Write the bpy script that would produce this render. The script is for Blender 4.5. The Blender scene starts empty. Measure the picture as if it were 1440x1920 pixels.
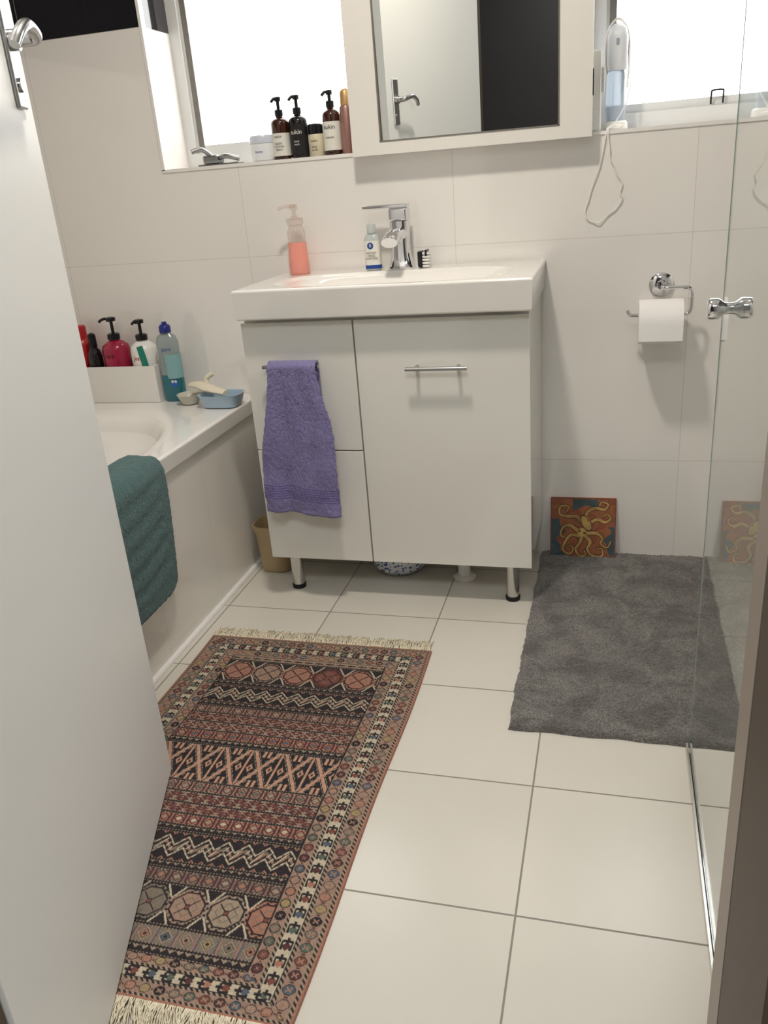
import bpy, bmesh, math, random
import numpy as np
from mathutils import Matrix, Vector, noise
random.seed(4)
SC=bpy.context.scene
COL=bpy.context.collection
pi=math.pi

# ------------------------------------------------------------------ helpers
def lin(c):
    c=c/255.0
    return c/12.92 if c<=0.04045 else ((c+0.055)/1.055)**2.4
def L(r,g,b): return (lin(r),lin(g),lin(b))

class NT:
    def __init__(s,name):
        s.m=bpy.data.materials.new(name); s.m.use_nodes=True
        s.t=s.m.node_tree; s.b=s.t.nodes['Principled BSDF']
    def n(s,typ,**kw):
        x=s.t.nodes.new(typ)
        for k,v in kw.items(): setattr(x,k,v)
        return x
    def l(s,a,b): s.t.links.new(a,b)
    def math(s,op,a,b=None,c=None):
        x=s.n('ShaderNodeMath',operation=op)
        for i,v in enumerate((a,b,c)):
            if v is None: continue
            if isinstance(v,(int,float)): x.inputs[i].default_value=v
            else: s.l(v,x.inputs[i])
        return x.outputs[0]
    def mix(s,f,a,b):
        x=s.n('ShaderNodeMix',data_type='RGBA')
        if isinstance(f,(int,float)): x.inputs[0].default_value=f
        else: s.l(f,x.inputs[0])
        for v,i in ((a,6),(b,7)):
            if isinstance(v,tuple): x.inputs[i].default_value=(*v,1)
            else: s.l(v,x.inputs[i])
        return x.outputs[2]

def mat(name,col,rough=0.5,metal=0.0,spec=0.5,coat=0.0,noise_scale=0,noise_amt=0.0,bump=0.0,bump_scale=50,bump_dist=0.002,
        trans=0.0,ior=1.45,sheen=0.0):
    k=NT(name); b=k.b
    b.inputs['Base Color'].default_value=(*col,1)
    b.inputs['Roughness'].default_value=rough
    b.inputs['Metallic'].default_value=metal
    b.inputs['Specular IOR Level'].default_value=spec
    b.inputs['Coat Weight'].default_value=coat
    b.inputs['Coat Roughness'].default_value=0.05
    b.inputs['Transmission Weight'].default_value=trans
    b.inputs['IOR'].default_value=ior
    b.inputs['Sheen Weight'].default_value=sheen
    if noise_amt or bump:
        tc=k.n('ShaderNodeTexCoord')
    if noise_amt:
        nz=k.n('ShaderNodeTexNoise'); nz.inputs['Scale'].default_value=noise_scale; nz.inputs['Detail'].default_value=4
        k.l(tc.outputs['Object'],nz.inputs['Vector'])
        dark=tuple(c*(1-noise_amt) for c in col); lite=tuple(min(1,c*(1+noise_amt)) for c in col)
        k.l(k.mix(nz.outputs['Fac'],dark,lite),b.inputs['Base Color'])
    if bump:
        nb=k.n('ShaderNodeTexNoise'); nb.inputs['Scale'].default_value=bump_scale; nb.inputs['Detail'].default_value=3
        k.l(tc.outputs['Object'],nb.inputs['Vector'])
        bp=k.n('ShaderNodeBump'); bp.inputs['Strength'].default_value=bump; bp.inputs['Distance'].default_value=bump_dist
        k.l(nb.outputs['Fac'],bp.inputs['Height']); k.l(bp.outputs['Normal'],b.inputs['Normal'])
    return k.m

def tile_mat(name,col,grout,ax,rough=0.12,black_above=None,var=0.02,coat=0.3,bump=0.15):
    """ax: list of (axis index, origin, spacing, width)"""
    k=NT(name); b=k.b
    tc=k.n('ShaderNodeNewGeometry'); sp=k.n('ShaderNodeSeparateXYZ'); k.l(tc.outputs['Position'],sp.inputs[0])
    m=None; cells=[]
    for a,o,s_,w in ax:
        q=k.math('DIVIDE',k.math('SUBTRACT',sp.outputs[a],o),s_)
        fr=k.math('FRACT',k.math('ADD',q,100.5))
        d=k.math('MULTIPLY',k.math('ABSOLUTE',k.math('SUBTRACT',fr,0.5)),s_)
        ln=k.math('LESS_THAN',d,w/2)
        cells.append(k.math('FLOOR',q))
        m=ln if m is None else k.math('MAXIMUM',m,ln)
    cv=k.n('ShaderNodeCombineXYZ')
    for i,c in enumerate(cells[:3]): k.l(c,cv.inputs[i])
    wn=k.n('ShaderNodeTexWhiteNoise',noise_dimensions='3D'); k.l(cv.outputs[0],wn.inputs['Vector'])
    nz=k.n('ShaderNodeTexNoise'); nz.inputs['Scale'].default_value=3.5; nz.inputs['Detail'].default_value=5; k.l(tc.outputs['Position'],nz.inputs['Vector'])
    f=k.math('ADD',k.math('MULTIPLY',wn.outputs['Value'],0.4),k.math('MULTIPLY',nz.outputs['Fac'],0.6))
    base=k.mix(f,tuple(c*(1-var*2) for c in col),tuple(min(1,c*(1+var)) for c in col))
    c=k.mix(m,base,grout)
    if black_above:
        z,bl=black_above
        ab=k.math('GREATER_THAN',sp.outputs[2],z)
        bc=k.mix(m,bl,L(150,150,148))
        c=k.mix(ab,c,bc)
    k.l(c,b.inputs['Base Color'])
    k.l(k.math('ADD',k.math('MULTIPLY',m,0.5),rough),b.inputs['Roughness'])
    b.inputs['Coat Weight'].default_value=coat
    n2=k.n('ShaderNodeTexNoise'); n2.inputs['Scale'].default_value=9; k.l(tc.outputs['Position'],n2.inputs['Vector'])
    hgt=k.math('SUBTRACT',k.math('MULTIPLY',n2.outputs['Fac'],0.15),m)
    bp=k.n('ShaderNodeBump'); bp.inputs['Strength'].default_value=bump; bp.inputs['Distance'].default_value=0.002
    k.l(hgt,bp.inputs['Height']); k.l(bp.outputs['Normal'],b.inputs['Normal'])
    return k.m

def vcol_mat(name,rough=0.9,bump=0.0,scale=400,coat=0.0,sheen=0.0):
    k=NT(name); a=k.n('ShaderNodeVertexColor'); a.layer_name='Col'
    k.l(a.outputs['Color'],k.b.inputs['Base Color']); k.b.inputs['Roughness'].default_value=rough
    k.b.inputs['Coat Weight'].default_value=coat; k.b.inputs['Sheen Weight'].default_value=sheen
    if bump:
        tc=k.n('ShaderNodeTexCoord'); nz=k.n('ShaderNodeTexNoise'); nz.inputs['Scale'].default_value=scale
        k.l(tc.outputs['Object'],nz.inputs['Vector'])
        bp=k.n('ShaderNodeBump'); bp.inputs['Strength'].default_value=bump; bp.inputs['Distance'].default_value=0.002
        k.l(nz.outputs['Fac'],bp.inputs['Height']); k.l(bp.outputs['Normal'],k.b.inputs['Normal'])
    return k.m

def reg(o,label=None,cat=None,kind=None):
    if label: o['label']=label
    if cat: o['category']=cat
    if kind: o['kind']=kind
    return o

PM={}
def setparent(o,p):
    if p is None: return
    o.parent=p
    o.matrix_parent_inverse=PM.get(p.name,Matrix.Identity(4)).inverted()

def mesh(name,v,f,m,smooth=False,parent=None,label=None,cat=None,kind=None,mw=None):
    me=bpy.data.meshes.new(name); me.from_pydata([tuple(p) for p in v],[],f); me.validate(); me.update()
    me.materials.append(m)
    if smooth:
        me.polygons.foreach_set('use_smooth',[True]*len(me.polygons))
    o=bpy.data.objects.new(name,me); COL.objects.link(o)
    if mw is not None: o.matrix_basis=mw.copy()
    PM[o.name]=(mw.copy() if mw is not None else Matrix.Identity(4))
    setparent(o,parent); reg(o,label,cat,kind)
    return o

def empty(name,loc,label,cat,kind=None):
    o=bpy.data.objects.new(name,None); o.empty_display_size=0.05; o.location=loc; COL.objects.link(o)
    PM[o.name]=Matrix.Translation(Vector(loc)); reg(o,label,cat,kind); return o

def recalc(o):
    bm=bmesh.new(); bm.from_mesh(o.data); bmesh.ops.recalc_face_normals(bm,faces=bm.faces); bm.to_mesh(o.data); bm.free()

def autosmooth(o,ang=35):
    bm=bmesh.new(); bm.from_mesh(o.data); bmesh.ops.recalc_face_normals(bm,faces=bm.faces)
    for f in bm.faces: f.smooth=True
    for e in bm.edges:
        e.smooth = not (len(e.link_faces)==2 and e.calc_face_angle(0)>math.radians(ang))
    bm.to_mesh(o.data); bm.free()

def box(name,lo,hi,m,bev=0.0,seg=3,parent=None,mw=None,**kw):
    bm=bmesh.new(); bmesh.ops.create_cube(bm,size=1)
    for v in bm.verts:
        v.co=Vector([(lo[i]+hi[i])/2+v.co[i]*(hi[i]-lo[i]) for i in range(3)])
    if bev>0: bmesh.ops.bevel(bm,geom=list(bm.edges),offset=bev,segments=seg,profile=0.5,affect='EDGES')
    me=bpy.data.meshes.new(name); bm.to_mesh(me); bm.free(); me.materials.append(m)
    o=bpy.data.objects.new(name,me); COL.objects.link(o)
    if mw is not None: o.matrix_basis=mw.copy()
    PM[o.name]=(mw.copy() if mw is not None else Matrix.Identity(4))
    setparent(o,parent)
    if bev>0:
        autosmooth(o,50)
        wn=o.modifiers.new('wn','WEIGHTED_NORMAL'); wn.mode='FACE_AREA'; wn.weight=100; wn.keep_sharp=False
    reg(o,kw.get('label'),kw.get('cat'),kw.get('kind')); return o

def boxes(name,lst,m,parent=None,**kw):
    V=[];F=[]
    for lo,hi in lst:
        b=len(V)
        V+=[(x,y,z) for x in(lo[0],hi[0]) for y in (lo[1],hi[1]) for z in (lo[2],hi[2])]
        F+=[tuple(b+i for i in q) for q in [(0,1,3,2),(4,6,7,5),(0,4,5,1),(2,3,7,6),(0,2,6,4),(1,5,7,3)]]
    return mesh(name,V,F,m,parent=parent,**kw)

def lathe(name,prof,c,m,seg=40,sx=1,sy=1,parent=None,sharp=40,rot=None,power=2.0,**kw):
    V=[];F=[]
    for r,z in prof:
        for i in range(seg):
            a=2*pi*i/seg
            ca,sa=math.cos(a),math.sin(a)
            if power!=2.0:
                ca=math.copysign(abs(ca)**(2/power),ca); sa=math.copysign(abs(sa)**(2/power),sa)
            p=Vector((r*sx*ca,r*sy*sa,z))
            if rot is not None: p=rot@p
            V.append(p+Vector(c))
    n=len(prof)
    for j in range(n-1):
        for i in range(seg):
            F.append((j*seg+i,j*seg+(i+1)%seg,(j+1)*seg+(i+1)%seg,(j+1)*seg+i))
    if prof[0][0]>1e-6: F.append(tuple(range(seg-1,-1,-1)))
    if prof[-1][0]>1e-6: F.append(tuple((n-1)*seg+i for i in range(seg)))
    o=mesh(name,V,F,m,parent=parent,**kw)
    bm=bmesh.new(); bm.from_mesh(o.data); bmesh.ops.remove_doubles(bm,verts=bm.verts,dist=1e-6); bm.to_mesh(o.data); bm.free()
    autosmooth(o,sharp); return o

def catmull(P,n=8):
    P=[Vector(p) for p in P]; out=[]
    for i in range(len(P)-1):
        p0=P[max(i-1,0)];p1=P[i];p2=P[i+1];p3=P[min(i+2,len(P)-1)]
        for k in range(n):
            t=k/n
            out.append(0.5*((2*p1)+(-p0+p2)*t+(2*p0-5*p1+4*p2-p3)*t*t+(-p0+3*p1-3*p2+p3)*t**3))
    out.append(P[-1]); return out

def tube(name,P,r,m,seg=12,parent=None,smooth_n=8,flat=None,mw=None,**kw):
    pts=catmull(P,smooth_n) if smooth_n else [Vector(p) for p in P]
    n=len(pts); V=[];F=[]
    T=(pts[1]-pts[0]).normalized(); up=Vector((0,0,1)) if abs(T.z)<.9 else Vector((0,1,0))
    N=(up-T*up.dot(T)).normalized()
    for j,p in enumerate(pts):
        T=(pts[min(j+1,n-1)]-pts[max(j-1,0)]).normalized()
        N=(N-T*N.dot(T)).normalized(); B=T.cross(N)
        rr=r(j/(n-1)) if callable(r) else r
        fl=flat or (1,1)
        for i in range(seg):
            a=2*pi*i/seg; V.append(p+N*math.cos(a)*rr*fl[0]+B*math.sin(a)*rr*fl[1])
    for j in range(n-1):
        for i in range(seg): F.append((j*seg+i,j*seg+(i+1)%seg,(j+1)*seg+(i+1)%seg,(j+1)*seg+i))
    F.append(tuple(range(seg-1,-1,-1))); F.append(tuple((n-1)*seg+i for i in range(seg)))
    o=mesh(name,V,F,m,parent=parent,mw=mw,**kw); autosmooth(o,50); return o

def text_cyl(txt,c,r,zc,size,m,parent,space=1.0,ry=None,rotv=False):
    cu=bpy.data.curves.new('t','FONT'); cu.body=txt; cu.size=size; cu.align_x='CENTER'; cu.align_y='CENTER'; cu.space_line=space
    cu.resolution_u=3
    ob=bpy.data.objects.new('t',cu); COL.objects.link(ob)
    dg=bpy.context.evaluated_depsgraph_get(); dg.update()
    me=bpy.data.meshes.new_from_object(ob.evaluated_get(dg)); bpy.data.objects.remove(ob)
    bm=bmesh.new(); bm.from_mesh(me)
    for v in bm.verts:
        x,y=v.co.x,v.co.y
        if rotv: x,y=-y,x
        if r:
            a=x/r
            v.co=Vector((c[0]+math.sin(a)*(r+.0006),c[1]-math.cos(a)*((ry or r)+.0006),zc+y))
        else:
            v.co=Vector((c[0]+x,c[1]-.0006,zc+y))
    bm.to_mesh(me); bm.free(); me.materials.clear(); me.materials.append(m)
    o=bpy.data.objects.new('lettering',me); COL.objects.link(o); PM[o.name]=Matrix.Identity(4); setparent(o,parent); return o

def slab(name,cx,cy,hx,hy,top,bottom,r,hf,nx,ny,m,parent=None,taper=0.0,**kw):
    us=np.linspace(-1,1,nx); vs=np.linspace(-1,1,ny); V=[];F=[]
    for j in range(ny):
        for i in range(nx):
            x=cx+us[i]*(hx-r); y=cy+vs[j]*(hy-r); V.append((x,y,top+hf(x,y)))
    for j in range(ny-1):
        for i in range(nx-1):
            a=j*nx+i; F.append((a,a+1,a+nx+1,a+nx))
    ring=[(i,0) for i in range(nx-1)]+[(nx-1,j) for j in range(ny-1)]+[(i,ny-1) for i in range(nx-1,0,-1)]+[(0,j) for j in range(ny-1,0,-1)]
    prev=[j*nx+i for i,j in ring]; N=len(ring)
    steps=[(r*math.sin(a),r*(1-math.cos(a))) for a in [pi/2*k/5 for k in range(1,6)]]
    steps+=[(r-.0005,r+.002),(r-taper+.0005,top-bottom-r*.4-.002),(r-taper,top-bottom-r*.4),(r-taper-r*.4,top-bottom)]
    for e,dz in steps:
        cur=[]
        for i,j in ring:
            cur.append(len(V)); V.append((cx+us[i]*(hx-r+e),cy+vs[j]*(hy-r+e),top-dz))
        for k in range(N):
            F.append((prev[k],cur[k],cur[(k+1)%N],prev[(k+1)%N]))
        prev=cur
    F.append(tuple(prev))
    o=mesh(name,V,F,m,parent=parent,**kw); autosmooth(o,60); return o

def sstep(a,b,x):
    t=max(0,min(1,(x-a)/(b-a))); return t*t*(3-2*t)

# ------------------------------------------------------------------ materials
M_wall=tile_mat('white_wall_tile',L(244,241,236),L(216,211,203),[(0,0.195,0.636,0.0017),(2,0.312,0.640,0.0017)],black_above=(1.592,L(26,25,30)),rough=.08,coat=.8)
M_sidewall=tile_mat('white_wall_tile_side',L(244,241,236),L(216,211,203),[(1,0.53,0.636,0.0017),(2,0.312,0.640,0.0017)],black_above=(1.592,L(26,25,30)),rough=.08,coat=.8)
M_floor=tile_mat('cream_floor_tile',L(218,213,202),L(142,136,126),[(0,-0.130,0.318,0.0036),(1,1.020,0.318,0.0036)],rough=0.24,coat=0.0,bump=0.4,var=.05)
M_panel=tile_mat('bath_panel_tile',L(238,234,226),L(210,203,193),[(1,1.995,0.318,0.0016),(2,-0.5,3,0.002)],rough=0.12)
M_ceil=mat('ceiling_paint',L(246,244,240),0.8)
M_plaster=mat('hall_plaster',L(208,206,202),0.8,noise_scale=8,noise_amt=.03)
M_dark=mat('charcoal_paint',L(48,44,44),0.5,noise_scale=5,noise_amt=.1)
M_trim=mat('white_trim',L(242,240,236),0.3)
M_alu=mat('white_aluminium_frame',L(226,226,224),0.35)
M_gasket=mat('grey_gasket',L(124,120,114),0.7,noise_scale=60,noise_amt=.2)
def window_glow():
    k=NT('frosted_glass_daylight'); b=k.b
    tc=k.n('ShaderNodeNewGeometry')
    nz=k.n('ShaderNodeTexNoise'); nz.inputs['Scale'].default_value=1.6; k.l(tc.outputs['Position'],nz.inputs['Vector'])
    c=k.mix(nz.outputs['Fac'],(1.0,.98,.94),(0.95,.98,1.0))
    k.l(c,b.inputs['Emission Color']); b.inputs['Emission Strength'].default_value=4.0
    b.inputs['Base Color'].default_value=(.8,.8,.8,1); b.inputs['Roughness'].default_value=.6
    return k.m
M_glow=window_glow()
M_gloss=mat('white_lacquer',L(236,234,226),0.12,coat=0.6)
M_gloss2=mat('white_mirror_frame',L(241,238,232),0.2,coat=0.3)
M_ceramic=mat('white_ceramic',L(246,243,237),0.08,coat=0.6)
M_acryl=mat('white_acrylic',L(244,241,236),0.12,coat=0.5)
M_chrome=mat('chrome',(.78,.78,.80),0.06,metal=1)
M_satin=mat('satin_steel',(.60,.59,.57),0.20,metal=1)
M_nickel=mat('brushed_nickel',(.50,.50,.50),0.26,metal=1)
M_mirror=mat('mirror_silver',(.78,.79,.76),0.0,metal=1)
M_black=mat('black_plastic',L(18,18,20),0.25)
M_rubber=mat('black_rubber',L(22,22,22),0.7)
M_whiteplastic=mat('white_plastic',L(240,238,233),0.3)
M_amber=mat('amber_dark_bottle',L(58,26,14),0.08,coat=.5)
M_blackb=mat('near_black_bottle',L(22,18,20),0.12,coat=.4)
M_lab_w=mat('white_paper_label',L(232,230,220),0.5)
M_ink=mat('dark_ink',L(30,30,34),0.6)
M_inkw=mat('white_ink',L(230,228,220),0.6)
M_blueink=mat('blue_ink',L(30,70,150),0.5)
M_door=mat('door_white_paint',L(237,237,235),0.4,bump=.04,bump_scale=30)
M_jamb=mat('jamb_paint',L(158,146,134),0.45)
M_jambd=mat('jamb_brown_paint',L(80,66,54),0.5)

# ------------------------------------------------------------------ room shell
YW=2.438; XL=-1.87; XR=1.15; ZC=2.5; YF=0.50; YO=0.42
ZS=1.213
def S(o,lab): o['kind']='structure'; o['label']=lab; return o
S(boxes('floor',[((-1.95,-1.3,-.1),(1.25,2.70,0))],M_floor),'cream ceramic floor tiles with grey grout')
S(boxes('wall_back',[((XL-.1,YW,0),(XR+.1,2.66,ZS)),((XL-.1,YW,ZS),(-1.315,2.66,ZC)),((-.70,YW,ZS),(-.075,2.66,2.05)),
   ((.95,YW,ZS),(XR+.1,2.66,2.05)),((-1.315,YW,2.05),(XR+.1,2.66,ZC))],M_wall),'glossy white tiled wall with black tile band above')
S(boxes('wall_left',[((XL-.1,YO,0),(XL,YW,ZC))],M_sidewall),'white tiled side wall')
S(boxes('wall_right',[((XR,YO,0),(XR+.1,YW,ZC))],M_sidewall),'white tiled side wall')
S(boxes('wall_front',[((XL-.1,YO,0),(-.66,YF,ZC)),((.14,YO,0),(XR+.1,YF,ZC)),((-.66,YO,2.06),(.14,YF,ZC))],M_plaster),'painted wall around the doorway')
S(boxes('wall_hall',[((-1.95,-1.3,0),(1.25,-1.2,ZC))],M_dark),'dark charcoal hallway wall')
S(boxes('wall_hall_side',[((-1.95,-1.2,0),(-1.85,YO,ZC)),((1.15,-1.2,0),(1.25,YO,ZC))],M_plaster),'painted hallway side walls')
S(boxes('ceiling',[((-1.97,-1.3,ZC),(1.25,2.70,ZC+.1))],M_ceil),'white painted ceiling')
S(boxes('trim_1',[((.100,.527,0),(.14,.570,2.06)),((-.66,.505,2.035),(.14,.570,2.06))],M_jamb),'greyish painted door frame stop')
S(boxes('trim_2',[((.1005,.395,0),(.141,.527,2.06)),((-.662,.395,0),(-.634,.500,2.06))],M_jambd),'brown painted door jamb')
S(boxes('trim_3',[((-1.322,YW-.003,ZS-.006),(-.70,YW+.02,ZS+.003)),((-1.322,YW-.003,ZS),(-1.313,YW+.02,2.05))],M_trim),'white edge trim of the window recess')
S(boxes('trim_4',[((-.075,YW-.003,ZS-.006),(.95,YW+.02,ZS+.003))],M_trim),'white edge trim of the window sill')

def window(name,x0,x1,z0,z1,lab):
    y0,y1=2.598,2.64; w=.034
    fr=[((x0,y0,z0),(x0+w,y1,z1)),((x1-w,y0,z0),(x1,y1,z1)),((x0+w,y0,z0),(x1-w,y1,z0+.045)),((x0+w,y0,z1-w),(x1-w,y1,z1))]
    y2=y0+.012; w2=.026
    fr+=[((x0+w,y2,z0+.045),(x0+w+w2,y1-.005,z1-w)),((x1-w-w2,y2,z0+.045),(x1-w,y1-.005,z1-w)),((x0+w+w2,y2,z0+.045),(x1-w-w2,y1-.005,z0+.045+.022))]
    o=boxes(name,fr,M_alu); S(o,lab)
    g=boxes('window_glass',[((x0+.02,y1-.008,z0+.02),(x1-.02,y1-.002,z1-.01))],M_glow,parent=o); g['label']='bright frosted window pane'
    boxes('gasket',[((x0+w+w2-.018,y2-.002,z0+.05),(x0+w+w2-.001,y2+.003,z1-w))],M_gasket,parent=o)
    return o
w1=window('window_1',-1.315,-.70,ZS,2.05,'white aluminium window with frosted glass, daylight behind')
w2=window('window_2',-.075,.95,ZS,2.05,'white framed frosted window, daylight behind')

la=empty('window_latch',(-1.165,2.52,ZS),'metal casement winder latch on the window sill','window latch')
M_latch=mat('dull_zinc',(.28,.28,.28),.4,metal=1)
box('base_plate',(-1.235,2.50,ZS),(-1.10,2.545,ZS+.010),M_latch,.003,parent=la)
box('gear_housing',(-1.215,2.495,ZS+.010),(-1.165,2.545,ZS+.034),M_latch,.006,parent=la)
tube('crank',[(-1.19,2.51,ZS+.03),(-1.205,2.48,ZS+.05),(-1.23,2.46,ZS+.045)],.007,M_latch,parent=la)
tube('arm',[(-1.18,2.52,ZS+.02),(-1.14,2.50,ZS+.028),(-1.10,2.51,ZS+.018)],.007,M_latch,parent=la)
lb=empty('window_catch',(.247,2.60,1.262),'small black wire window catch','window catch')
tube('loop',[(.233,2.600,1.262),(.233,2.594,1.288),(.236,2.592,1.294),(.260,2.592,1.294),(.263,2.594,1.288),(.263,2.600,1.262)],.0025,M_black,parent=lb,smooth_n=3)

# ------------------------------------------------------------------ mirror cabinet
mc=empty('mirror_cabinet',(-.39,YW,1.204),'white wall cabinet with a framed mirror door','mirror cabinet')
box('body',(-.708,2.400,1.204),(-.068,YW-.001,2.02),M_gloss2,.002,parent=mc)
boxes('door_frame',[((-.708,2.385,1.204),(-.626,2.3995,2.02)),((-.151,2.385,1.204),(-.068,2.3995,2.02)),((-.626,2.385,1.204),(-.151,2.3995,1.238)),((-.626,2.385,1.955),(-.151,2.3995,2.02))],M_gloss2,parent=mc)
MT=Matrix.Translation((0,2.3990,1.2385))@Matrix.Rotation(math.radians(1.25),4,'X')
box('mirror',(-.6255,-.006,0),(-.1515,0,.716),M_mirror,0,parent=mc,mw=MT)
boxes('mirror_edge',[((-.628,2.3835,1.236),(-.6245,2.392,1.957)),((-.1525,2.3835,1.236),(-.149,2.392,1.957)),((-.628,2.3835,1.2355),(-.149,2.392,1.239))],M_gasket,parent=mc)
box('socket_slot',(-.0685,2.402,1.30),(-.0655,2.427,1.36),M_black,.0005,parent=mc)

# ------------------------------------------------------------------ vanity
va=empty('vanity_cabinet',(-.583,2.25,0),'glossy white bathroom vanity unit on metal legs','cabinet')
X0,X1=-.967,-.199; FY=2.07; ZB=.120; ZT=.812
box('body',(X0+.002,FY+.020,ZB+.002),(X1-.002,YW-.003,.824),M_gloss,.002,parent=va)
XS=-.653
d1=box('drawer',(X0,FY,.4585),(XS-.002,FY+.018,ZT),M_gloss,.0015,parent=va)
d2=box('drawer',(X0,FY,ZB),(XS-.002,FY+.018,.4545),M_gloss,.0015,parent=va)
dd=box('door',(XS+.002,FY,ZB),(X1,FY+.018,ZT),M_gloss,.0015,parent=va)
def bar(xa,xb,z,par):
    P=[((xa,FY-.032,z),(xb,FY-.032,z),.0055),((xa+.026,FY,z),(xa+.026,FY-.032,z),.005),((xb-.026,FY,z),(xb-.026,FY-.032,z),.005)]
    V=[];F=[]
    for a,b,r in P:
        a=Vector(a);b=Vector(b);T=(b-a).normalized();U=Vector((0,0,1));B=T.cross(U)
        s=len(V);n=16
        for p in (a,b):
            for i in range(n): V.append(p+U*math.cos(2*pi*i/n)*r+B*math.sin(2*pi*i/n)*r)
        for i in range(n): F.append((s+i,s+(i+1)%n,s+n+(i+1)%n,s+n+i))
        F.append(tuple(s+i for i in range(n))); F.append(tuple(s+n+i for i in range(n)))
    o=mesh('handle',V,F,M_nickel,parent=par,label='slim brushed metal bar handle'); autosmooth(o,50)
bar(-.513,-.353,.688,dd); bar(-.905,-.747,.700,d1)
for lx,ly in ((-.912,2.118),(-.257,2.112),(-.912,2.38),(-.257,2.38)):
    lg=lathe('leg',[(.018,.014),(.0185,.02),(.0185,.118),(.026,.119),(.026,.122)],(lx,ly,0),M_satin,seg=24,parent=va,label='round polished metal leg')
    lathe('foot',[(.015,0),(.020,.001),(.021,.012),(.016,.016)],(lx,ly,0),M_rubber,seg=24,parent=lg)

# basin
cx,cy=-.575,2.2325
def bowl(x,y):
    u=abs((x-cx)/.312); v=abs((y-2.192)/.138)
    d=(u**3.6+v**3.6)**(1/3.6)
    return -0.105*(1-sstep(.30,.97,d)) - 0.007*(1-sstep(.93,1.02,d))
slab('wash_basin',cx,cy,.3875,.2035,.903,.8255,.0065,bowl,170,100,M_ceramic,taper=.003,label='white ceramic wash basin on the vanity unit',cat='wash basin')

# tap
tx=-.585
tp=empty('mixer_tap',(tx,2.375,.903),'chrome single lever mixer tap on the basin','tap')
lathe('tap_body',[(.034,0),(.035,.004),(.032,.010),(.0275,.03),(.0240,.06),(.0245,.088),(.026,.112),(.026,.128)],(tx,2.375,.903),M_chrome,seg=40,power=4.5,parent=tp)
tube('spout',[(tx,2.370,.996),(tx,2.325,1.000),(tx-.002,2.285,.994),(tx-.003,2.256,.982)],lambda t:.023-.003*t,M_chrome,seg=20,parent=tp,flat=(.72,1.15))
box('cartridge_cap',(tx-.026,2.350,1.0315),(tx+.026,2.400,1.065),M_chrome,.005,parent=tp)
box('lever',(-.686,2.355,1.0655),(-.559,2.395,1.076),M_chrome,.003,parent=tp)

# soap dispenser
sd=empty('soap_dispenser',(-.893,2.37,.903),'clear pump dispenser with pink liquid soap','soap dispenser')
M_pink=mat('pink_soap',L(240,156,140),0.15,coat=.5)
M_clear=mat('clear_plastic',L(246,236,230),0.05,trans=.8,ior=1.3)
SX=-.893
lathe('soap_body',[(.029,0),(.031,.003),(.029,.05),(.0265,.088)],(SX,2.37,.9035),M_pink,seg=36,parent=sd)
lathe('clear_neck',[(.0265,.0885),(.0245,.118),(.020,.130),(.018,.136),(.023,.137),(.024,.152),(.015,.155),(.010,.160)],(SX,2.37,.9035),M_clear,seg=36,parent=sd)
lathe('pump_stem',[(.006,.150),(.006,.176),(.011,.177),(.011,.190),(.008,.192)],(SX,2.37,.9035),M_clear,seg=20,parent=sd)
tube('nozzle',[(SX+.006,2.368,1.089),(SX-.020,2.362,1.090),(SX-.036,2.358,1.087),(SX-.041,2.357,1.081)],.005,M_clear,parent=sd)

# sanitizer
sb=empty('hand_sanitizer_bottle',(-.668,2.372,.903),'small clear bottle with white and blue label','bottle')
M_clear2=mat('frosted_clear_plastic',L(225,232,232),0.12,trans=.4)
lathe('bottle_body',[(.020,0),(.0225,.003),(.0225,.085),(.018,.094),(.011,.099),(.011,.104)],(-.668,2.372,.9035),M_clear2,seg=32,sx=1.0,sy=.7,power=3,parent=sb)
lathe('cap',[(.0125,.100),(.0125,.120),(.010,.124)],(-.668,2.372,.9035),M_clear2,seg=24,parent=sb)
lathe('paper_label',[(.0229,.008),(.0229,.080)],(-.668,2.372,.9035),M_lab_w,seg=32,sy=.7,power=3,parent=sb)
lathe('blue_band',[(.0231,.004),(.0231,.014)],(-.668,2.372,.9035),M_blueink,seg=32,sy=.7,power=3,parent=sb)
def disc(name,c,r,m,parent):
    V=[c]+[(c[0]+r*math.cos(2*pi*i/24),c[1],c[2]+r*math.sin(2*pi*i/24)) for i in range(24)]
    return mesh(name,V,[(0,i+1,(i+1)%24+1) for i in range(24)],m,parent=parent)
disc('logo_disc',(-.670,2.3553,.970),.009,M_blueink,sb)
text_cyl('B',(-.670,2.3550),None,.970,.012,M_inkw,sb)
text_cyl('INSTANT\nHAND\nSANITIZER',(-.668,2.3553),None,.943,.0075,M_ink,sb)

# nail brush
nb=empty('nail_brush',(-.52,2.372,.903),'small black and white nail brush','brush')
box('brush_back',(-.536,2.355,.904),(-.522,2.392,.948),M_black,.004,parent=nb)
lst=[]
for iz in range(5):
    for iy in range(3):
        lst.append(((-.522,2.358+iy*.011,.905+iz*.0085),(-.503,2.366+iy*.011,.910+iz*.0085)))
boxes('bristles',lst,M_whiteplastic,parent=nb)
box('brush_rim',(-.515,2.356,.934),(-.509,2.391,.951),M_black,.002,parent=nb)

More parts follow.
